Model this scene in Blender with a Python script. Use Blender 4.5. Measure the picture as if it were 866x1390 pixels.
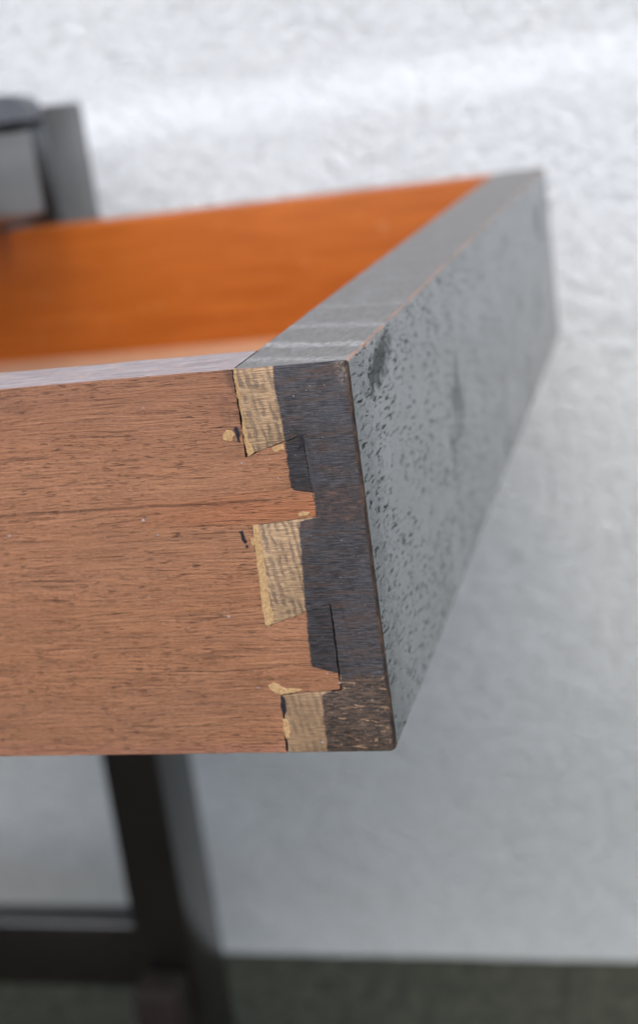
import bpy, bmesh, math, random
from mathutils import Vector, Matrix, noise

for o in list(bpy.data.objects):
    bpy.data.objects.remove(o)
random.seed(4)
SC = bpy.context.scene
MM = 0.001

# ------------------------------------------------------------------ camera
R = ((0.22879018, -0.96486625, -0.12918272),
     (-0.28234136, 0.06122837, -0.95735805),
     (0.93163212, 0.25550775, -0.2584132))
cam_d = bpy.data.cameras.new('camera')
cam = bpy.data.objects.new('camera', cam_d)
SC.collection.objects.link(cam)
M = Matrix(((R[0][0], -R[1][0], -R[2][0], -259.16370688 * MM),
            (R[0][1], -R[1][1], -R[2][1], -62.55841162 * MM),
            (R[0][2], -R[1][2], -R[2][2], 49.37266016 * MM),
            (0, 0, 0, 1)))
cam.matrix_world = M
cam_d.sensor_fit = 'VERTICAL'
cam_d.sensor_height = 36
cam_d.lens = 1974.809 / 1390 * 36
cam_d.shift_x = 0
cam_d.shift_y = -45 / 1390
cam_d.clip_start = 0.01
cam_d.clip_end = 200
cam_d.dof.use_dof = True
cam_d.dof.focus_distance = 0.272
cam_d.dof.aperture_fstop = 11.5
cam_d.dof.aperture_blades = 9
SC.camera = cam

# ------------------------------------------------------------------ light
# overcast: a broad soft sun from high behind the camera
SUN_STRENGTH, SKY_STRENGTH = 1.3, 0.15
sd = Vector((-0.64, -0.14, 0.80)).normalized()
world = bpy.data.worlds.new('World')
SC.world = world
world.use_nodes = True
wn = world.node_tree
sky = wn.nodes.new('ShaderNodeTexSky')
sky.sky_type = 'NISHITA'
sky.sun_disc = False
sky.sun_elevation = math.asin(sd.z)
sky.sun_rotation = math.atan2(sd.x, sd.y)
sky.air_density = 1.0
sky.dust_density = 2.6
sky.ozone_density = 1.0
wn.links.new(sky.outputs[0], wn.nodes['Background'].inputs[0])
wn.nodes['Background'].inputs[1].default_value = SKY_STRENGTH
sl = bpy.data.lights.new('sun', 'SUN')
sl.energy = SUN_STRENGTH
sl.angle = math.radians(70)
sl.color = (1.0, 0.995, 0.98)
sun = bpy.data.objects.new('sun', sl)
SC.collection.objects.link(sun)
sun.rotation_euler = sd.to_track_quat('Z', 'Y').to_euler()
SC.view_settings.view_transform = 'Standard'
SC.view_settings.look = 'None'
SC.view_settings.gamma = 1
SC.view_settings.exposure = 0.68


# ------------------------------------------------------------------ shader helpers
class S:
    """a shader socket with arithmetic"""
    def __init__(s, g, sock):
        s.g, s.k = g, sock

    def _m(s, op, *o):
        n = s.g.t.nodes.new('ShaderNodeMath')
        n.operation = op
        for i, v in enumerate((s,) + o):
            s.g.put(n.inputs[i], v)
        return S(s.g, n.outputs[0])

    def __add__(s, o): return s._m('ADD', o)
    def __radd__(s, o): return s._m('ADD', o)
    def __sub__(s, o): return s._m('SUBTRACT', o)
    def __rsub__(s, o): return (s * -1.0) + o
    def __mul__(s, o): return s._m('MULTIPLY', o)
    def __rmul__(s, o): return s._m('MULTIPLY', o)
    def __truediv__(s, o): return s._m('DIVIDE', o)
    def max(s, o): return s._m('MAXIMUM', o)
    def min(s, o): return s._m('MINIMUM', o)
    def abs(s): return s._m('ABSOLUTE')
    def pow(s, o): return s._m('POWER', o)
    def sqrt(s): return s._m('SQRT')
    def inv(s): return (s * -1.0) + 1.0

    def step(s, a, b):
        """0 at a, 1 at b, smooth; a may be greater than b"""
        n = s.g.t.nodes.new('ShaderNodeMapRange')
        n.interpolation_type = 'SMOOTHSTEP'
        s.g.put(n.inputs['Value'], s)
        if a < b:
            f = (a, b, 0, 1)
        else:
            f = (b, a, 1, 0)
        for i, v in zip((1, 2, 3, 4), f):
            n.inputs[i].default_value = v
        return S(s.g, n.outputs[0])

    def curve(s, pts, lo, hi, scale):
        """piecewise linear y(s)*scale, s from lo to hi"""
        n = s.g.t.nodes.new('ShaderNodeFloatCurve')
        u = (s - lo) / (hi - lo)
        s.g.put(n.inputs['Value'], u)
        c = n.mapping.curves[0]
        pts = sorted(((a - lo) / (hi - lo), b / scale) for a, b in pts)
        while len(c.points) < len(pts):
            c.points.new(0.5, 0.5)
        for p, (a, b) in zip(c.points, pts):
            p.location = (a, b)
            p.handle_type = 'VECTOR'
        n.mapping.update()
        return S(s.g, n.outputs[0]) * scale


class G:
    def __init__(g, name):
        g.m = bpy.data.materials.new(name)
        g.m.use_nodes = True
        g.t = g.m.node_tree
        g.b = g.t.nodes['Principled BSDF']
        tc = g.t.nodes.new('ShaderNodeTexCoord')
        vm = g.t.nodes.new('ShaderNodeVectorMath')
        vm.operation = 'SCALE'
        vm.inputs['Scale'].default_value = 1000.0
        g.t.links.new(tc.outputs['Object'], vm.inputs[0])
        g.P = S(g, vm.outputs[0])
        sx = g.t.nodes.new('ShaderNodeSeparateXYZ')
        g.t.links.new(vm.outputs[0], sx.inputs[0])
        g.x, g.y, g.z = (S(g, sx.outputs[i]) for i in range(3))

    def put(g, inp, v):
        if isinstance(v, S):
            g.t.links.new(v.k, inp)
        elif isinstance(v, (tuple, list)) and len(v) == 3 and inp.type == 'RGBA':
            inp.default_value = (*v, 1)
        else:
            inp.default_value = v

    def vec(g, x, y, z):
        n = g.t.nodes.new('ShaderNodeCombineXYZ')
        for i, v in enumerate((x, y, z)):
            g.put(n.inputs[i], v)
        return S(g, n.outputs[0])

    def noise(g, v, scale=1.0, detail=3.0, rough=0.5, dist=0.0):
        n = g.t.nodes.new('ShaderNodeTexNoise')
        g.put(n.inputs['Vector'], v)
        n.inputs['Scale'].default_value = scale
        n.inputs['Detail'].default_value = detail
        n.inputs['Roughness'].default_value = rough
        n.inputs['Distortion'].default_value = dist
        return S(g, n.outputs[0])

    def vor(g, v, scale=1.0, feature='F1', rnd=1.0):
        n = g.t.nodes.new('ShaderNodeTexVoronoi')
        n.feature = feature
        g.put(n.inputs['Vector'], v)
        n.inputs['Scale'].default_value = scale
        n.inputs['Randomness'].default_value = rnd
        return S(g, n.outputs[0])

    def mix(g, f, a, b):
        n = g.t.nodes.new('ShaderNodeMix')
        n.data_type = 'RGBA'
        g.put(n.inputs[0], f)
        g.put(n.inputs[6], a)
        g.put(n.inputs[7], b)
        return S(g, n.outputs[2])

    def bump(g, h, dist, strength=1.0, normal=None):
        n = g.t.nodes.new('ShaderNodeBump')
        n.inputs['Strength'].default_value = strength
        n.inputs['Distance'].default_value = dist
        g.put(n.inputs['Height'], h)
        if normal:
            g.t.links.new(normal.k, n.inputs['Normal'])
        return S(g, n.outputs[0])

    def out(g, color=None, rough=None, spec=None, normal=None, **kw):
        if color is not None: g.put(g.b.inputs['Base Color'], color)
        if rough is not None: g.put(g.b.inputs['Roughness'], rough)
        if spec is not None: g.put(g.b.inputs['Specular IOR Level'], spec)
        if normal is not None: g.put(g.b.inputs['Normal'], normal)
        for k, v in kw.items():
            g.put(g.b.inputs[k.replace('_', ' ')], v)
        return g.m


STAIN = [(0.5, 14.5), (-3.2, 14.8), (-9, 14.35), (-16.3, 14.2), (-20.7, 14.3), (-24.2, 14.4), (-24.7, 13.0), (-25.2, 9.9),
         (-30.2, 10.1), (-30.8, 13.4), (-32, 13.8), (-40, 14.3), (-49, 14.8), (-55.7, 15.1), (-61.3, 15.2),
         (-62.2, 12.0), (-62.8, 9.6), (-66.2, 9.9), (-67.2, 13.9), (-73.2, 14.3), (-81, 14.4)]


def end_paint(g):
    """the dark stain brushed over the end of the drawer: mask, colour"""
    x, y, z = g.x, g.y, g.z
    nz = g.noise(g.vec(x * 0.2, y * 0.25, z * 2.0), 1.0, 4, 0.65)
    n2 = g.noise(g.P, 0.5, 4, 0.6)
    yb = z.curve(STAIN, -82, 1, 30)
    mask = (y - yb + (nz - 0.5) * 1.1 + (n2 - 0.5) * 0.7).step(0.22, -0.22)
    # thin pigment on the tails' end, ragged patches where it wore off
    fine = g.noise(g.vec(x, y * 0.30, z * 4.2), 1.0, 6, 0.75)
    mid = g.noise(g.vec(x * 0.3, y * 0.10, z * 0.9), 1.0, 4, 0.6)
    blot = g.noise(g.P, 0.13, 4, 0.6)
    c = g.mix(fine.step(0.40, 0.64), (0.018, 0.017, 0.020), (0.085, 0.080, 0.087))
    c = g.mix(mid.step(0.44, 0.70) * 0.6, c, (0.080, 0.046, 0.034))
    c = g.mix(blot.step(0.5, 0.75) * 0.5, c, (0.060, 0.066, 0.080))
    # pale and blue-grey specks
    sp = g.noise(g.P, 1.7, 2, 0.5)
    c = g.mix(sp.step(0.70, 0.76) * 0.7, c, (0.30, 0.31, 0.33))
    # worn warm corner at the top by the arris
    cw = (z + (g.noise(g.P, 0.9, 3, 0.6) - 0.5) * 3).step(-7, -2) * y.step(3.6, 1.2) * g.noise(g.P, 1.6, 3, 0.7).step(0.42, 0.62)
    c = g.mix(cw * 0.55, c, (0.30, 0.23, 0.17))
    # bottom: rough mottled brown where the pigment has worn
    n3 = g.noise(g.P, 0.30, 5, 0.65)
    lowb = (z + (n3 - 0.5) * 5.0).step(-62.2, -64.8)
    w1 = g.noise(g.vec(x, y * 0.38, z * 2.2), 1.0, 6, 0.72, 0.7)
    w2 = g.noise(g.vec(x, y * 0.28, z * 0.95), 0.9, 5, 0.6, 1.6)
    lc = g.mix(w1.step(0.40, 0.62), (0.024, 0.018, 0.015), (0.110, 0.072, 0.052))
    lc = g.mix(w2.step(0.58, 0.68), lc, (0.34, 0.21, 0.13))
    lc = g.mix(g.noise(g.P, 1.2, 3, 0.6).step(0.62, 0.72) * 0.7, lc, (0.20, 0.21, 0.21))
    c = g.mix(lowb, c, lc)
    # brown patch between the tails
    mb = (z + (n3 - 0.5) * 2).step(-23.6, -24.8) * (z + (n3 - 0.5) * 3).step(-33, -31)
    c = g.mix(mb * 0.75, c, g.mix(w1.step(0.44, 0.70), (0.036, 0.030, 0.032), (0.15, 0.085, 0.062)))
    # dark rusty arris
    ed = (y + (g.noise(g.vec(x, y, z * 0.5), 1.0, 3, 0.6) - 0.5) * 1.0).step(0.95, 0.35)
    c = g.mix(ed, c, g.mix(g.noise(g.vec(x, y * 0.5, z * 0.22), 1.0, 4, 0.65).step(0.40, 0.70), (0.014, 0.010, 0.008), (0.095, 0.048, 0.028)))
    return mask, c, fine, w1


def mat_end_grain():
    g = G('pin_end_grain')
    x, y, z = g.x, g.y, g.z
    mask, dark, fine, w1 = end_paint(g)
    # tan end grain: rings as slanted short dark ticks crossed by horizontal saw lines
    sl = y - z * 0.16
    wob = (g.noise(g.vec(x, y * 0.4, z * 0.5), 1.0, 3, 0.6) - 0.5) * 1.3
    t = ((sl + wob) * 4.1)._m('SINE') * 0.5 + 0.5
    t = t * 0.24 + g.noise(g.vec(x, (sl + wob) * 0.95, z * 0.16), 1.0, 5, 0.7) * 1.1
    rows = g.noise(g.vec(x, y * 0.16, z * 0.50), 1.0, 3, 0.6)
    ticks = t.step(0.58, 0.78) * rows.step(0.38, 0.56)
    h = g.noise(g.vec(x, y * 0.25, z * 3.8), 1.0, 4, 0.7)
    c = g.mix(h.step(0.38, 0.62), (0.24, 0.150, 0.085), (0.48, 0.325, 0.19))
    c = g.mix(ticks * 0.62, c, (0.090, 0.066, 0.060))
    c = g.mix(g.noise(g.P, 0.7, 4, 0.7).step(0.55, 0.75) * 0.5, c, (0.20, 0.125, 0.085))
    c = g.mix(g.vor(g.vec(x, y, z), 3.2).step(0.22, 0.10) * 0.55, c, (0.13, 0.085, 0.055))
    # lower pin is browner
    c = g.mix(z.step(-64, -68) * 0.45, c, (0.20, 0.12, 0.065))
    col = g.mix(mask, c, dark)
    hgt = h * 0.5 + fine * 0.6 + w1 * 0.5 * z.step(-62, -66) - ticks * 0.3
    return g.out(col, 0.62, 0.35, g.bump(hgt, 0.00022, 0.9))


def mat_red_wood():
    g = G('raw_red_wood')
    x, y, z = g.x, g.y, g.z
    mask, dark, fine, w1 = end_paint(g)
    zz = z + (g.noise(g.vec(x, y * 0.02, z * 0.10), 1.0, 2, 0.5) - 0.5) * 4.0
    g1 = g.noise(g.vec(x, y * 0.065, zz * 3.0), 1.0, 6, 0.76)
    g2 = g.noise(g.vec(x, y * 0.035, zz * 0.7), 1.0, 4, 0.6)
    g3 = g.noise(g.vec(x, y * 0.9, zz * 7.0), 1.0, 3, 0.6)
    big = g.noise(g.vec(x, y * 0.012, zz * 0.06), 1.0, 2, 0.5)
    c = g.mix(g1.step(0.36, 0.64), (0.195, 0.082, 0.042), (0.56, 0.262, 0.132))
    c = g.mix(g2.step(0.35, 0.65) * 0.5, c, (0.47, 0.195, 0.092))
    c = g.mix(big.step(0.4, 0.65) * 0.35, c, (0.40, 0.195, 0.115))
    c = g.mix((g3.step(0.45, 0.66)) * 0.6, c, (0.54, 0.290, 0.170))
    # greyer weathered wood near the top, oranger around the tails
    c = g.mix(z.step(-22, -2) * 0.32, c, (0.30, 0.150, 0.110))
    c = g.mix(z.step(-76, -80) * 0.5, c, (0.50, 0.225, 0.150))
    tl = (z + (g2 - 0.5) * 6).step(-24.0, -26.5) * z.step(-31.5, -30) * y.step(60, 16)
    c = g.mix(tl * 0.6, c, (0.52, 0.190, 0.085))
    # pores: short dark dashes along the grain
    pv = g.noise(g.vec(x, y * 0.32, zz * 4.2), 1.0, 2, 0.5)
    pm = g.noise(g.vec(x, y * 0.03, z * 0.16), 1.0, 3, 0.6)
    pores = pv.step(0.60, 0.65) * pm.step(0.36, 0.54)
    pv2 = g.noise(g.vec(x + 31, y * 0.05, zz * 2.5), 1.0, 2, 0.5)
    long_ = pv2.step(0.635, 0.68)
    # a hairline shake along the board
    hl = (zz * 0 + z + 26.2 + (g.noise(g.vec(0.0, y * 0.05, 0.0), 1.0, 3, 0.5) - 0.5) * 1.6).abs()
    shake = hl.step(0.55, 0.05) * y.step(15, 20) * (g.noise(g.vec(3.0, y * 0.3, 0.0), 1.0, 2, 0.5).step(0.30, 0.5) * 0.6 + 0.4)
    dk = (pores * 0.68 + long_ * 0.5 + shake * 0.5).min(0.9)
    c = g.mix(dk, c, (0.060, 0.026, 0.020))
    # little pale nicks
    c = g.mix(g.noise(g.vec(x, y * 0.8, z * 1.7), 0.8, 2, 0.5).step(0.735, 0.77) * 0.6, c, (0.62, 0.45, 0.34))
    # grime beside the joint
    gr = y.step(27.5, 22.6) * z.step(-17, -12) * g.noise(g.P, 0.4, 4, 0.6).step(0.40, 0.62)
    c = g.mix(gr * 0.7, c, (0.105, 0.062, 0.055))
    col = g.mix(mask, c, dark)
    hgt = g1 * 1.3 + g3 * 0.35 + g2 * 0.7 - dk * 0.9
    nrm = g.bump(hgt, 0.0009, 1.0)
    return g.out(col, 0.66, 0.3, nrm)


def worn_arris(g, c):
    """pale orange wood showing through along the front top arris"""
    d = (g.y * g.y + g.z * g.z).sqrt()
    n = g.noise(g.vec(g.x * 0.22, g.y, g.z), 0.6, 4, 0.65)
    w = (d + (n - 0.5) * 3.4).step(0.85, 0.25)
    return g.mix(w * 0.6, c, (0.40, 0.215, 0.14)), w


def mat_front_varnish():
    g = G('crazed_dark_varnish')
    x, y, z = g.x, g.y, g.z
    n0 = g.noise(g.P, 0.035, 3, 0.6)
    # dashes along the grain, broken
    wz = (g.noise(g.vec(x * 0.10, 0.0, z * 0.12), 1.0, 3, 0.6) - 0.5) * 3.0
    patch = g.noise(g.vec(x * 0.035, 1.0, z * 0.05), 1.0, 3, 0.6)
    cut = g.noise(g.vec(x * 0.34, 2.0, z * 0.7), 1.0, 3, 0.6)
    zs = z + wz * 0.6 + x * 0.04
    dsh = g.noise(g.vec(x * 0.15, 5.0, zs * 1.5), 1.0, 1, 0.5)
    dsh2 = g.noise(g.vec(x * 0.24 + 7, 3.0, zs * 2.4), 1.0, 1, 0.5)
    dashes = dsh.step(0.595, 0.62).max(dsh2.step(0.615, 0.64))
    dashes = dashes * cut.step(0.42, 0.50)
    dashes = dashes * g.noise(g.vec(x * 0.05, 6.0, z * 0.07), 1.0, 3, 0.6).step(0.36, 0.52)
    # short checks across the grain, in patches
    chk = g.noise(g.vec(x * 0.60, 9.0, z * 0.26), 1.0, 4, 0.65, 0.6)
    checks = chk.step(0.60, 0.68) * patch.step(0.42, 0.58)
    vc = g.noise(g.vec(x * 0.45, 4.0, z * 0.16), 1.0, 2, 0.5, 0.5)
    vchk = (vc - 0.5).abs().step(0.03, 0.01) * cut.step(0.55, 0.62)
    # bare worn blotches under the top edge
    bx = ((x - 27) / 20).abs(); bz = ((z + 6 + (x - 27) * -0.17) / 6.0).abs()
    bl = (bx.pow(2.0) + bz.pow(2.0)).sqrt() + (g.noise(g.vec(x * 0.25, 0.0, z * 0.35), 1.0, 4, 0.65) - 0.5) * 2.2
    blotch = bl.step(0.95, 0.3)
    st = (g.noise(g.vec(x * 0.03, 7.0, z * 0.035), 1.0, 4, 0.6)).step(0.56, 0.70) * 0.45
    dk = (dashes * 0.95 + checks * 0.6 + vchk * 0.5 + blotch * 0.8 + st).min(1.0)
    edge = ((x * x + y * y).sqrt() + (n0 - 0.5)).step(0.9, 0.4)
    c = g.mix(n0.step(0.3, 0.7), (0.105, 0.118, 0.115), (0.140, 0.150, 0.150))
    c = g.mix(dk, c, (0.014, 0.020, 0.016))
    mot = g.noise(g.vec(x * 0.10, 3.0, z * 0.10), 1.0, 5, 0.65)
    c = g.mix(mot.step(0.50, 0.68) * 0.45, c, (0.050, 0.060, 0.052))
    c = g.mix(edge * 0.8, c, (0.03, 0.018, 0.012))
    c, w = worn_arris(g, c)
    rough = dk * 0.34 + 0.22 + (g.noise(g.P, 0.25, 3, 0.6) - 0.5) * 0.12
    hgt = g.noise(g.vec(x * 0.12, 0.0, z * 0.5), 1.0, 4, 0.6) * 0.25 - dk * 0.5
    spec = (dk * -0.95 + 1.0) * 1.0
    return g.out(c, rough, spec, g.bump(hgt, 0.00003, 0.35))


def mat_top(side=False):
    g = G('dusty_top_edge_side' if side else 'dusty_top_edge')
    x, y, z = g.x, g.y, g.z
    if side:
        a = g.noise(g.vec(x * 1.2, y * 0.08, 0.0), 1.0, 5, 0.7)
        b = g.noise(g.P, 0.35, 4, 0.7)
        c = g.mix(a.step(0.35, 0.65), (0.18, 0.145, 0.140), (0.35, 0.305, 0.30))
        c = g.mix(b.step(0.5, 0.65) * 0.6, c, (0.42, 0.27, 0.22))
        sc = g.noise(g.vec(x * 0.7 + y * 0.5, y * 0.1 - x * 0.05, 0.0), 1.2, 3, 0.6).step(0.62, 0.68)
        c = g.mix(sc * 0.5, c, (0.48, 0.47, 0.49))
        e = (x + (g.noise(g.vec(0.0, y * 0.3, 0.0), 1.0, 3, 0.6) - 0.5) * 1.5).step(1.0, 0.4)
        c = g.mix(e * 0.6, c, (0.25, 0.12, 0.085))
        return g.out(c, 0.5, 0.5, g.bump(a + b * 0.5, 0.00015, 0.8))
    a = g.noise(g.vec(x * 0.22, y * 0.9, 0.0), 1.0, 6, 0.75)
    b = g.noise(g.P, 0.12, 4, 0.65)
    c = g.mix(a.step(0.35, 0.65), (0.120, 0.115, 0.105), (0.185, 0.176, 0.162))
    # rubbed pale bands across the edge
    bx = x + (y * -0.32) + (g.noise(g.vec(x * 0.1, y * 0.16, 0.0), 1.0, 4, 0.65) - 0.5) * 9.0
    band = ((bx - 16.0).abs()).step(4.2, 0.2) + ((bx - 37).abs()).step(4.5, 0.2) * 0.6 + ((bx - 62).abs()).step(3, 0.2) * 0.4 \
        + ((bx - 1.5).abs()).step(3.5, 0.4) * 0.6
    gr = g.noise(g.P, 0.7, 5, 0.75).step(0.34, 0.64)
    c = g.mix((band * gr).min(1.0) * 0.8, c, (0.46, 0.45, 0.43))
    c = g.mix(b.step(0.5, 0.7) * 0.35, c, (0.27, 0.27, 0.275))
    c, w = worn_arris(g, c)
    return g.out(c, 0.50, 0.5, g.bump(a + gr * 0.8, 0.00016, 0.9))


def mat_orange(dark=1.0, name='orange_varnished_wood'):
    g = G(name)
    x, y, z = g.x, g.y, g.z
    a = g.noise(g.vec(x * 0.05, y * 0.02, z * 0.35), 1.0, 4, 0.6, 0.6)
    b = g.noise(g.vec(x * 0.05, y * 0.012, z * 0.03), 1.0, 3, 0.6)
    c = g.mix(a.step(0.3, 0.7), (0.41 * dark, 0.100 * dark, 0.012 * dark), (0.56 * dark, 0.155 * dark, 0.022 * dark))
    c = g.mix(b.step(0.4, 0.65) * 0.5, c, (0.46 * dark, 0.120 * dark, 0.014 * dark))
    c = g.mix(g.noise(g.P, 0.10, 3, 0.6).step(0.62, 0.72) * 0.25, c, (0.55, 0.27, 0.12))
    f = g.noise(g.vec(x * 0.2, y * 0.03, z * 0.9), 1.0, 4, 0.65)
    c = g.mix(f.step(0.52, 0.72) * 0.30, c, (0.20 * dark, 0.052 * dark, 0.010 * dark))
    return g.out(c, 0.42, 0.22, g.bump(a, 0.0001, 0.4))


def mat_dark(name, c0=(0.022, 0.017, 0.017), c1=(0.05, 0.036, 0.032), rough=0.34, spec=0.55):
    g = G(name)
    x, y, z = g.x, g.y, g.z
    a = g.noise(g.vec(x * 0.25, y * 0.25, z * 0.02), 1.0, 4, 0.6)
    b = g.noise(g.P, 0.03, 4, 0.6)
    c = g.mix(a.step(0.3, 0.7), c0, c1)
    return g.out(c, b * 0.25 + (rough - 0.12), spec, g.bump(a, 0.0001, 0.5))


def mat_plain(name, c0, c1, scale, rough=0.7, bump=0.0002, spec=0.3):
    g = G(name)
    a = g.noise(g.P, scale, 5, 0.65)
    return g.out(g.mix(a.step(0.3, 0.7), c0, c1), rough, spec, g.bump(a, bump, 0.8))


def mat_stucco():
    g = G('white_stucco')
    x, y, z = g.x, g.y, g.z
    wx = g.vec(x, y, z * 1.35)
    lump = g.noise(wx, 0.15, 5, 0.60, 0.2)
    mid = g.noise(wx, 0.028, 3, 0.6)
    fin = g.noise(g.P, 0.5, 4, 0.7)
    st = g.noise(g.vec(x * 0.004, y * 0.004, z * 0.008), 1.0, 4, 0.6)
    c = g.mix(st.step(0.3, 0.7), (0.82, 0.855, 0.875), (0.87, 0.895, 0.905))
    c = g.mix(lump.step(0.56, 0.32) * 0.45, c, (0.60, 0.62, 0.61))  # hollows darkened in the colour, standing in for relief shade
    # greenish shade painted low on the wall with ragged edges, then patchy mottling
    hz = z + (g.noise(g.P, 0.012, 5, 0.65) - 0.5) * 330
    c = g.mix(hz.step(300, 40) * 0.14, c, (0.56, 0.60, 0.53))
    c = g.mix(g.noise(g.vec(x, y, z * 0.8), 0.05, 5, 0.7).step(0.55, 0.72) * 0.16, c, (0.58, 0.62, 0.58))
    nb = g.bump(mid, 0.010, 0.7)
    nb = g.bump(lump, 0.0105, 1.0, nb)
    nb = g.bump(fin, 0.0012, 0.6, nb)
    return g.out(c, 0.85, 0.15, nb)


M_END = mat_end_grain()
M_RED = mat_red_wood()
M_FRONT = mat_front_varnish()
M_TOP = mat_top()
M_TOPS = mat_top(True)
M_ORANGE = mat_orange(0.72)
M_GAP = mat_dark('dark_joint_wood', (0.012, 0.009, 0.008), (0.03, 0.02, 0.016), 0.7, 0.2)  # joint walls: shade inside the gaps painted as dark wood
M_PALE = mat_plain('pale_pinkish_wood', (0.40, 0.22, 0.125), (0.50, 0.28, 0.16), 0.05, 0.5)
M_DARK = mat_dark('dark_brown_varnish', (0.005, 0.004, 0.004), (0.010, 0.007, 0.006), 0.22, 1.0)
M_BLUE = mat_dark('sky_tinted_dark_varnish', (0.045, 0.05, 0.065), (0.075, 0.08, 0.10), 0.3, 1.0)  # bluish sky reflection on the shoulder painted into the base colour
M_FILL = mat_plain('yellow_wood_filler', (0.34, 0.20, 0.090), (0.52, 0.345, 0.175), 1.6, 0.6, 0.0003)
M_BLOT = mat_plain('black_gouge_patch', (0.008, 0.008, 0.014), (0.025, 0.022, 0.030), 1.2, 0.5)
M_SPECK = mat_plain('pale_paint_speck', (0.26, 0.25, 0.28), (0.42, 0.41, 0.44), 2.0, 0.5)
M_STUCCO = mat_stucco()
M_GROUND = mat_plain('dark_damp_soil', (0.030, 0.032, 0.022), (0.075, 0.078, 0.055), 0.09, 0.9, 0.012)


# ------------------------------------------------------------------ object helpers
def tag(o, label=None, cat=None, kind=None, group=None):
    for k, v in (('label', label), ('category', cat), ('kind', kind), ('group', group)):
        if v: o[k] = v
    return o


def empty(name, loc):
    o = bpy.data.objects.new(name, None)
    o.empty_display_size = 0.02
    o.location = Vector(loc) * MM
    SC.collection.objects.link(o)
    return o


def obj(name, bm, mats, parent=None, origin=(0, 0, 0), smooth=0):
    """verts in drawer millimetres; origin (mm) only matters for texture space"""
    me = bpy.data.meshes.new(name)
    for v in bm.verts:
        v.co = (v.co - Vector(origin)) * MM
    if smooth:
        for f in bm.faces: f.smooth = True
    bm.to_mesh(me); bm.free()
    for m in (mats if isinstance(mats, (list, tuple)) else [mats]):
        me.materials.append(m)
    if smooth:
        me.set_sharp_from_angle(angle=math.radians(smooth))
    o = bpy.data.objects.new(name, me)
    SC.collection.objects.link(o)
    o.location = Vector(origin) * MM
    if parent:
        o.parent = parent
        p = parent
        off = Vector((0, 0, 0))
        while p:
            off += p.location; p = p.parent
        o.location = Vector(origin) * MM - off
    return o


def box(bm, x0, x1, y0, y1, z0, z1, bev=1.0, seg=3, skew=None):
    b = bmesh.new()
    bmesh.ops.create_cube(b, size=1)
    for v in b.verts:
        v.co = Vector((x0 + (v.co.x + .5) * (x1 - x0), y0 + (v.co.y + .5) * (y1 - y0), z0 + (v.co.z + .5) * (z1 - z0)))
    if bev:
        bmesh.ops.bevel(b, geom=list(b.edges), offset=bev, segments=seg, affect='EDGES', profile=0.5)
    if skew:
        for v in b.verts: v.co = skew(v.co)
    me = bpy.data.meshes.new('t'); b.to_mesh(me); b.free()
    bm.from_mesh(me); bpy.data.meshes.remove(me)


def N1(t, s=0.0):
    return noise.noise(Vector((t, s, 1.7 * s + 3.3)))


# ------------------------------------------------------------------ drawer geometry (mm)
L, T, TS, H = 434.5, 22.6, 18.4, 80.0
DEPTH = 360.0
SEAM = [(22.5, 0.0), (22.2, -9.0), (22.25, -17.0), (10.6, -13.6), (10.4, -21.0), (9.9, -30.0), (23.2, -31.1),
        (23.45, -46.0), (23.3, -52.3), (9.7, -48.0), (9.7, -57.0), (9.85, -66.4), (22.3, -67.0), (22.7, -76.0), (22.8, -80.0)]


def densify(pts, step=0.8, amp=0.14, seed=0.0):
    out = []
    s = 0.0
    for i in range(len(pts) - 1):
        a, b = Vector(pts[i]), Vector(pts[i + 1])
        n = max(1, int((b - a).length / step))
        d = (b - a).normalized(); nr = Vector((-d.y, d.x))
        for k in range(n):
            t = k / n
            p = a.lerp(b, t)
            w = amp * (N1(s * 0.9, seed) + 0.6 * N1(s * 2.7, seed + 5)) * min(1, 4 * min(t, 1 - t) + 0.25)
            if i == 0 and k == 0: w = 0
            out.append(p + nr * w)
            s += (b - a).length / n
    out.append(Vector(pts[-1]))
    return out


seam = densify(SEAM)


def gap(p):
    """half width of the open joint here"""
    y, z = p
    g = 0.035 + 0.03 * N1(z * 0.5 + y, 21)
    if y > 20 and z > -17.5: g = 0.22 + 0.12 * N1(z * 0.8, 3)
    if 17 > y > 9 and -17 < z < -13: g = 0.07
    if y < 11 and -66 < z < -48.5: g = 0.15 + 0.11 * N1(z * 0.9, 7)
    if y < 12 and z < -65.5 and z > -67: g = 0.14
    if y > 20 and z < -66.5: g = 0.20 + 0.14 * N1(z * 0.7, 9)
    return max(g, 0.012)


def offset_poly(P, amt):
    """move each vertex inwards (P is clockwise or not: sign handled) by amt[i]"""
    n = len(P)
    area = sum(P[i].x * P[(i + 1) % n].y - P[(i + 1) % n].x * P[i].y for i in range(n))
    sg = 1 if area > 0 else -1
    out = []
    for i in range(n):
        a, b, c = P[i - 1], P[i], P[(i + 1) % n]
        d1, d2 = (b - a), (c - b)
        if d1.length < 1e-6: d1 = d2
        if d2.length < 1e-6: d2 = d1
        d1.normalize(); d2.normalize()
        n1 = Vector((-d1.y, d1.x)) * sg; n2 = Vector((-d2.y, d2.x)) * sg
        m = (n1 + n2)
        if m.length < 0.2: m = n1
        m.normalize()
        k = 1.0 / max(0.5, m.dot(n1))
        out.append(b + m * amt[i] * k)
    return out


# rounded corner arcs at (0,0) and (0,-80), matched by the body of the front board
RC = 0.75
arc_top = [Vector((RC - RC * math.sin(a), -RC + RC * math.cos(a))) for a in [math.pi / 2 * k / 4 for k in range(5)]]     # (RC,0)->(0,-RC)
RB = 1.6
arc_bot = [Vector((RB - RB * math.cos(a), -H + RB - RB * math.sin(a))) for a in [math.pi / 2 * k / 4 for k in range(5)]]  # (0,-H+RB)->(RB,-H)

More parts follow.
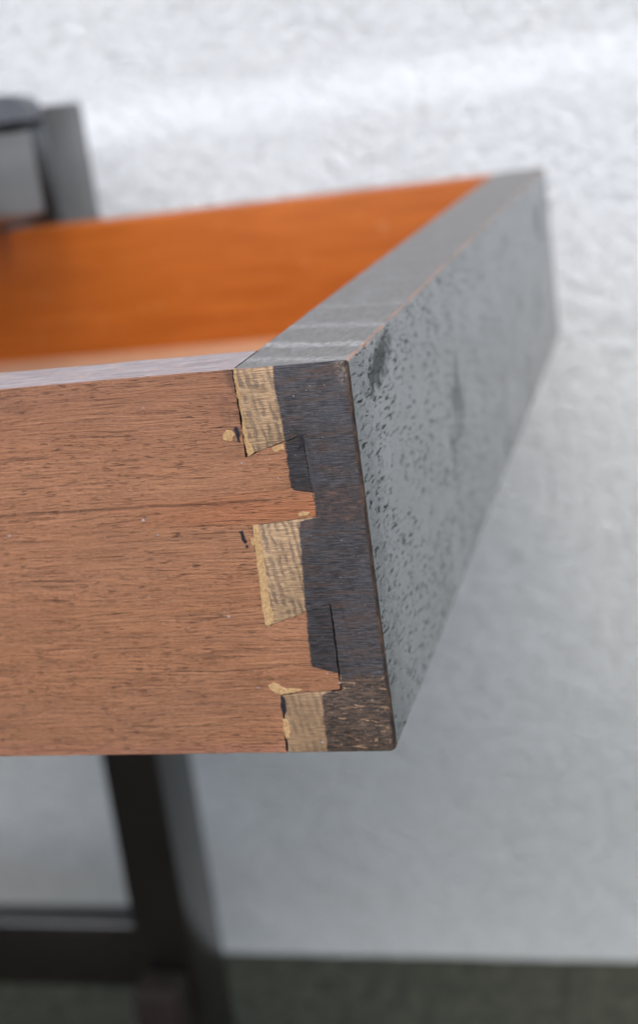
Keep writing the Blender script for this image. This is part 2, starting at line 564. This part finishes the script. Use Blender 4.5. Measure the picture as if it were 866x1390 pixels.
drawer = empty('drawer', (0, 0, -H))
tag(drawer, 'worn wooden drawer standing open, orange inside, with repaired dovetail corner facing the viewer', 'drawer')


def slab_with_profile(bm, P, x_front, x_back, bevel, mat_cap, mat_side, cap_back=True):
    """extrude polygon P (y,z) from x_front to x_back with a rounded front rim"""
    n = len(P)
    rings = []
    for fx, fi in ((0.0, 1.0), (0.29, 0.29), (1.0, 0.0)):
        Q = offset_poly(P, [bevel[i] * fi for i in range(n)])
        rings.append([bm.verts.new((x_front + bevel[i] * fx, Q[i].x, Q[i].y)) for i in range(n)])
    rings.append([bm.verts.new((x_back, p.x, p.y)) for p in P])
    f = bm.faces.new(rings[0]); f.material_index = mat_cap
    fs = [f]
    for r in range(3):
        for i in range(n):
            j = (i + 1) % n
            q = bm.faces.new((rings[r][i], rings[r][j], rings[r + 1][j], rings[r + 1][i]))
            q.material_index = mat_side(P[i], P[j]) if r == 2 else mat_cap
            fs.append(q)
    if cap_back:
        f = bm.faces.new(rings[3]); f.material_index = mat_cap
    bmesh.ops.recalc_face_normals(bm, faces=bm.faces)
    return rings


# --- front board: end block with its three pins, then the long body
bm = bmesh.new()
jn = offset_poly(seam + [Vector((0, -H)), Vector((0, 0))], [gap(p) for p in seam] + [0, 0])[:len(seam)]
jn[0].y = 0; jn[-1].y = -H
topline = [Vector((22.0 - 21 * k / 20, 0.0)) for k in range(1, 20)]
frontline = [Vector((0, -RC - (H - RC - RB) * k / 60)) for k in range(1, 60)]
botline = [Vector((RB + 21 * k / 12, -H)) for k in range(1, 12)]
P = list(reversed(jn)) + [v for v in topline if v.x > RC + .3] + arc_top + frontline + arc_bot + [v for v in botline if v.x < jn[-1].x - .3]
# slight wander of the outer edges
bev = []
for p in P:
    if p.x < 0.01 or (p.x < RC and p.y > -2) or (p.x < RB and p.y < -78): b = 0.45 + 0.25 * N1(p.y * 0.35, 2) + 0.12 * N1(p.y * 1.7, 3)
    elif p.y > -0.01: b = 0.42 + 0.15 * N1(p.x * 0.6, 4)
    elif p.y < -H + 0.01: b = 0.35
    else: b = 0.06
    bev.append(max(b, 0.03))


def side_mat(a, b):
    if a.y > -0.8 and b.y > -0.8 and max(a.x, b.x) > 0.25: return 2
    if a.x < 1.7 and b.x < 1.7: return 1
    if a.x > 9 and b.x > 9 and min(a.y, b.y) > -H + 0.01: return 4
    return 0


slab_with_profile(bm, P, 0.0, TS + 0.02, bev, 0, side_mat, cap_back=False)
# long body, swept along x
sec = [Vector((T, 0))] + [Vector((T - 0.6 - k * 4.0, 0)) for k in range(0, 6) if T - 0.6 - k * 4 > 1.2] + arc_top \
    + [Vector((0, -RC - (H - RC - RB) * k / 12)) for k in range(1, 12)] + arc_bot + [Vector((T, -H))]
stations = [TS + (L - TS) * (k / 170) ** 1.25 for k in range(171)]
rings = []
for x in stations:
    fade = min(1, (x - TS) / 8)
    r = []
    for i, p in enumerate(sec):
        y, z = p.x, p.y
        if i < 12 and z > -2:
            z += fade * 0.16 * (N1(x * 0.09, 1) + 0.6 * N1(x * 0.31, 2))
            if y < 1.0:
                w = 0.22 * (N1(x * 0.25, 4) + 0.8 * N1(x * 0.8, 5))
                y += fade * max(w, -0.05); z -= fade * max(w, 0) * 0.8
        r.append(bm.verts.new((x, y, z)))
    rings.append(r)
ns = len(sec)
for a, b in zip(rings, rings[1:]):
    for i in range(ns):
        j = (i + 1) % ns
        f = bm.faces.new((a[i], a[j], b[j], b[i]))
        pa, pb = sec[i], sec[j]
        if j == 0: f.material_index = 3
        elif pa.y > -0.5 and pb.y > -0.5: f.material_index = 2
        elif pa.x < 1.7 and pb.x < 1.7: f.material_index = 1
        else: f.material_index = 0
bm.faces.new(rings[0]).material_index = 3
bm.faces.new(rings[-1]).material_index = 0
bmesh.ops.recalc_face_normals(bm, faces=bm.faces)
front = obj('front_board', bm, [M_END, M_FRONT, M_TOP, M_ORANGE, M_GAP], drawer, smooth=40)
front['label'] = 'dark varnished drawer front with crazed grey sheen and stained pin ends'

# --- near side board with its tails
bm = bmesh.new()
sj = [p.copy() for p in seam]
n_s = len(sj)
back_top = [Vector((23.5 + (DEPTH - 23.5) * (k / 90) ** 1.2, 0)) for k in range(0, 91)]
back_bot = [Vector((DEPTH - (DEPTH - 23.8) * (1 - ((90 - k) / 90) ** 1.2), -H)) for k in range(0, 91)]
for i, p in enumerate(back_top): p.y += 0.12 * N1(p.x * 0.2, 6) + 0.06 * N1(p.x * 0.9, 7) if i else 0
for i, p in enumerate(back_bot): p.y += 0.08 * N1(p.x * 0.2, 8)
Q = sj + list(reversed(back_bot)) + list(reversed(back_top))
Q = offset_poly(Q, [gap(p) for p in sj] + [0] * 182)
Q[0].y = 0; Q[n_s - 1].y = -H
bv = [0.06] * n_s + [0.28 + 0.12 * N1(p.x * 0.4, 9) for p in reversed(back_bot)] + [0.40 + 0.2 * N1(p.x * 0.5, 10) for p in reversed(back_top)]
slab_with_profile(bm, Q, 0.03, TS, bv, 0, lambda a, b: 1 if (a.y > -0.6 and b.y > -0.6) else (3 if max(a.x, b.x) < 23.6 else 2))
for f in bm.faces:
    if len(f.verts) > 10 and f.calc_center_median().x > 10: f.material_index = 2
side = obj('side_board', bm, [M_RED, M_TOPS, M_ORANGE, M_GAP], drawer, smooth=40)
side['label'] = 'bare reddish brown side board with dovetail tails'

# --- far side board, back board, bottom panel
bm = bmesh.new(); box(bm, L - 22.0, L - 0.05, T + 0.03, DEPTH, -H, -0.25, 0.7)
far = obj('side_board', bm, M_ORANGE, drawer, smooth=40)
bm = bmesh.new(); box(bm, TS + 0.05, L - 22.05, DEPTH - 14, DEPTH - 0.4, -H + 6, -2, 0.7)
obj('back_board', bm, M_ORANGE, drawer, smooth=40)
bm = bmesh.new(); box(bm, TS + 0.03, L - 22.03, T + 0.03, DEPTH - 14.03, -71, -65, 0)
obj('bottom_panel', bm, M_PALE, drawer)


# --- filler, gouge patches with painted shade, specks on the side board
def chip_mesh(pts, h=0.14, seed=0.0, x0=0.0):
    pts = densify([Vector(p) for p in pts] + [Vector(pts[0])], 0.35, 0.24, seed)[:-1]
    bm = bmesh.new()
    n = len(pts)
    c = sum(pts, Vector((0, 0))) / n
    r0 = [bm.verts.new((x0 + 0.08, p.x, p.y)) for p in pts]
    ins = offset_poly(pts, [0.16] * n)
    r1 = [bm.verts.new((x0 - h * (0.75 + 0.5 * N1(p.x * 2 + p.y, seed)), q.x, q.y)) for p, q in zip(pts, ins)]
    for i in range(n):
        j = (i + 1) % n
        bm.faces.new((r0[i], r0[j], r1[j], r1[i]))
    bm.faces.new(r1)
    bmesh.ops.triangulate(bm, faces=bm.faces[:])
    bmesh.ops.recalc_face_normals(bm, faces=bm.faces)
    return bm


FILL = [[(22.6, -0.9), (21.75, -0.95), (21.7, -8.4), (21.3, -13.8), (20.4, -16.3), (22.05, -17.4), (22.35, -14.2), (22.15, -8.4)],
        [(26.4, -12.5), (25.4, -11.5), (24.4, -11.7), (23.9, -12.6), (24.6, -13.9), (25.2, -14.0), (26.6, -13.5)],
        [(17.2, -15.9), (15.6, -15.3), (14.5, -15.1), (14.5, -16.5), (16.6, -16.7)],
        [(23.1, -31.0), (21.86, -31.0), (21.65, -36.8), (21.8, -44.4), (21.5, -51.0), (22.6, -52.4), (23.6, -52.1), (23.65, -45.9), (23.4, -38.2)],
        [(24.9, -64.9), (23.5, -64.4), (22.6, -64.6), (21.8, -65.5), (19.2, -65.8), (17.6, -66.2), (20.7, -66.9), (22.6, -67.2), (24.3, -66.2)],
        [(22.9, -72.2), (21.8, -72.5), (21.5, -74.7), (21.9, -76.7), (22.8, -76.9), (23.0, -75.0)],
        [(13.7, -29.1), (12.4, -28.7), (11.2, -29.2), (12.0, -29.9), (13.6, -29.9)],
        [(24.1, -33.9), (23.3, -33.5), (23.1, -34.6), (23.5, -35.4), (24.0, -34.9)],
        [(22.5, 0.15), (21.9, 0.3), (21.5, -0.6), (22.3, -1.3)]]
for i, f in enumerate(FILL):
    obj('wood_filler', chip_mesh(f, 0.10, i * 3.1), M_FILL, side)
BLOT = [[(23.9, -11.3), (23.2, -11.0), (22.9, -12.6), (22.9, -14.4), (23.6, -14.2), (23.8, -12.9)],
        [(26.1, -31.95), (25.3, -31.8), (24.9, -33.2), (24.6, -34.6), (25.2, -34.9), (25.9, -33.7)],
        [(24.75, -34.8), (24.4, -35.5), (25.1, -35.8), (25.3, -35.2)],
        [(11.5, -13.75), (10.6, -13.3), (10.1, -15.0), (10.7, -15.9), (12.2, -16.7), (11.1, -15.2)],
        [(22.7, -67.5), (21.7, -67.4), (21.6, -70.6), (22.4, -72.2), (23.0, -69.8)],
        [(22.7, -0.4), (22.2, -0.3), (22.1, -2.6), (22.6, -2.9)]]
for i, f in enumerate(BLOT):
    obj('dark_gouge_patch', chip_mesh(f, 0.035, 40 + i * 2.3), M_BLOT, side)  # thin proud patches in place of recesses, their shade painted black
bm = bmesh.new()
rs = random.Random(11)
SP = [(45.5, -28.8, .28), (44.6, -28.4, .15), (49, -29.6, .16), (43.0, -32.0, .18), (30.9, -49.8, .3), (31.6, -48.9, .14), (39.8, -52, .16),
      (42, -46, .13), (36, -53, .12), (23.4, -18.4, .22), (75, -30.5, .28), (41.6, -6.0, .2), (16.6, -21.8, .2), (37, -39, .13),
      (12.5, -17.5, .1), (12.2, -62.8, .2), (27, -65.4, .18), (9.9, -64.8, .22), (15.2, -77.7, .22), (8.7, -5.1, .12), (11.3, -6.0, .14)]
for k in range(30):
    SP.append((rs.uniform(2, 75), rs.uniform(-78, -3), rs.uniform(.04, .08)))
for y, z, r in SP:
    b2 = bmesh.new()
    bmesh.ops.create_icosphere(b2, subdivisions=1, radius=r)
    for v in b2.verts:
        v.co = Vector((v.co.x * 0.5 - 0.0, y + v.co.y * rs.uniform(.8, 1.5), z + v.co.z * rs.uniform(.6, 1.1)))
    me = bpy.data.meshes.new('t'); b2.to_mesh(me); b2.free(); bm.from_mesh(me); bpy.data.meshes.remove(me)
sp = obj('paint_speck', bm, M_SPECK, side)
sp['kind'] = 'stuff'

# ------------------------------------------------------------------ table that holds the drawer
FLOOR = -556.0
YF = 245.0
table = empty('side_table', (217, 400, FLOOR))
tag(table, 'dark brown varnished table frame holding the open drawer, close to the stucco wall', 'table')


def leg_skew(x_in, sx):
    def f(co):
        # the leg leans a little and narrows downwards
        k = (60 - co.z)
        return Vector((co.x, co.y - 0.014 * 0, co.z)) + Vector((sx * 0.012 * k, 0, 0))
    return f


def leg(x0, x1, y0, y1):
    bm = bmesh.new()
    box(bm, x0, x1, y0, y1, FLOOR, 58, 2.0, 3)
    return obj('leg', bm, M_DARK, table, smooth=40)


leg(440, 491, YF, YF + 34)
leg(440, 491, 650, 684)
leg(-56, -5, YF, YF + 34)
leg(-56, -5, 650, 684)
# rails above the drawer, aprons
bm = bmesh.new(); box(bm, -4.9, 439.9, YF + 15, YF + 33, 7, 49, 1.6); obj('front_rail', bm, M_DARK, table, smooth=40)
bm = bmesh.new(); box(bm, 443, 463, YF + 34.1, 649.9, -45, 49, 1.6); obj('side_apron', bm, M_DARK, table, smooth=40)
bm = bmesh.new(); box(bm, -30, -8, YF + 34.1, 649.9, -45, 49, 1.6); obj('side_apron', bm, M_DARK, table, smooth=40)
bm = bmesh.new(); box(bm, -4.9, 439.9, 655, 675, -45, 49, 1.6); obj('back_rail', bm, M_DARK, table, smooth=40)
bm = bmesh.new(); box(bm, -4.9, 384, YF - 17, YF + 1, 8, 47, 2.2); obj('rail_facing', bm, M_DARK, table, smooth=40)
# rounded shoulder on the inner face of each front leg
for xa, xb in ((424, 439.9), (-4.9, 9)):
    bm = bmesh.new()
    n = 16
    pr = [(YF + 1.5, 52)] + [(YF + 17 - 15.5 * math.cos(math.pi * k / n), 57 + 8.5 * math.sin(math.pi * k / n) ** 0.8) for k in range(n + 1)] + [(YF + 32.5, 52)]
    a = [bm.verts.new((xa, p[0], p[1])) for p in pr]; b = [bm.verts.new((xb, p[0], p[1])) for p in pr]
    bm.faces.new(a); bm.faces.new(b)
    for i in range(len(pr)):
        j = (i + 1) % len(pr)
        bm.faces.new((a[i], a[j], b[j], b[i]))
    bmesh.ops.recalc_face_normals(bm, faces=bm.faces)
    obj('rounded_shoulder', bm, M_BLUE, table, smooth=50)
# low stretchers
bm = bmesh.new(); box(bm, 452, 474, YF + 34.1, 649.9, -462, -417, 2.5); obj('stretcher', bm, M_DARK, table, smooth=40)
bm = bmesh.new(); box(bm, -40, -18, YF + 34.1, 649.9, -462, -417, 2.5); obj('stretcher', bm, M_DARK, table, smooth=40)
bm = bmesh.new(); box(bm, 414, 439.9, YF + 3, YF + 31, -476, -438, 5.0, 4); obj('corner_block', bm, M_GAP, table, smooth=40)
bm = bmesh.new(); box(bm, -4.9, 21, YF + 3, YF + 31, -476, -438, 5.0, 4); obj('corner_block', bm, M_GAP, table, smooth=40)

# ------------------------------------------------------------------ stucco wall and ground
XW = 560.0
bm = bmesh.new()
prof = [(XW + 74, FLOOR - 50)]
# belly and receding foot added to shape the light: darker low down
prof += [(XW - 26 * math.sin(math.pi * min(1, k / 8.5)) + 70 * (k / 10) ** 2.6, 26 - (26 - FLOOR) * k / 10) for k in range(10, -1, -1)]
for k in range(1, 7):
    a = k / 6
    prof.append((XW + 14 * (a * a * (3 - 2 * a)), 26 + 37 * a))
prof += [(XW + 110, 900), (XW + 260, 900), (XW + 260, FLOOR - 50)]  # upper wall leaned back so that it catches more sky light
Y0, Y1, NY = -2600, 2600, 260
ringsw = []
for k in range(NY + 1):
    y = Y0 + (Y1 - Y0) * k / NY
    r = []
    for i, (x, z) in enumerate(prof):
        w = 1.6 * N1(y * 0.012, i * 0.1) + 0.8 * N1(y * 0.05, i * 0.2)
        r.append(bm.verts.new((x + (w if 0 < i < 19 else 0), y, z + (w * 1.5 if 10 < i < 18 else 0))))
    ringsw.append(r)
m = len(prof)
for a, b in zip(ringsw, ringsw[1:]):
    for i in range(m):
        j = (i + 1) % m
        bm.faces.new((a[i], a[j], b[j], b[i]))
bm.faces.new(ringsw[0]); bm.faces.new(ringsw[-1])
bmesh.ops.recalc_face_normals(bm, faces=bm.faces)
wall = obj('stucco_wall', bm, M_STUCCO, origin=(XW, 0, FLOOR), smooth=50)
tag(wall, 'rough white stucco wall with a shallow ledge behind the drawer', 'wall')

bm = bmesh.new()
gx = [-6000, -1500, -500, 200, 559, 1500, 6000]
bmesh.ops.create_grid(bm, x_segments=24, y_segments=24, size=9000)
for v in bm.verts: v.co.z = FLOOR
ground = obj('ground', bm, M_GROUND)
tag(ground, kind='structure')
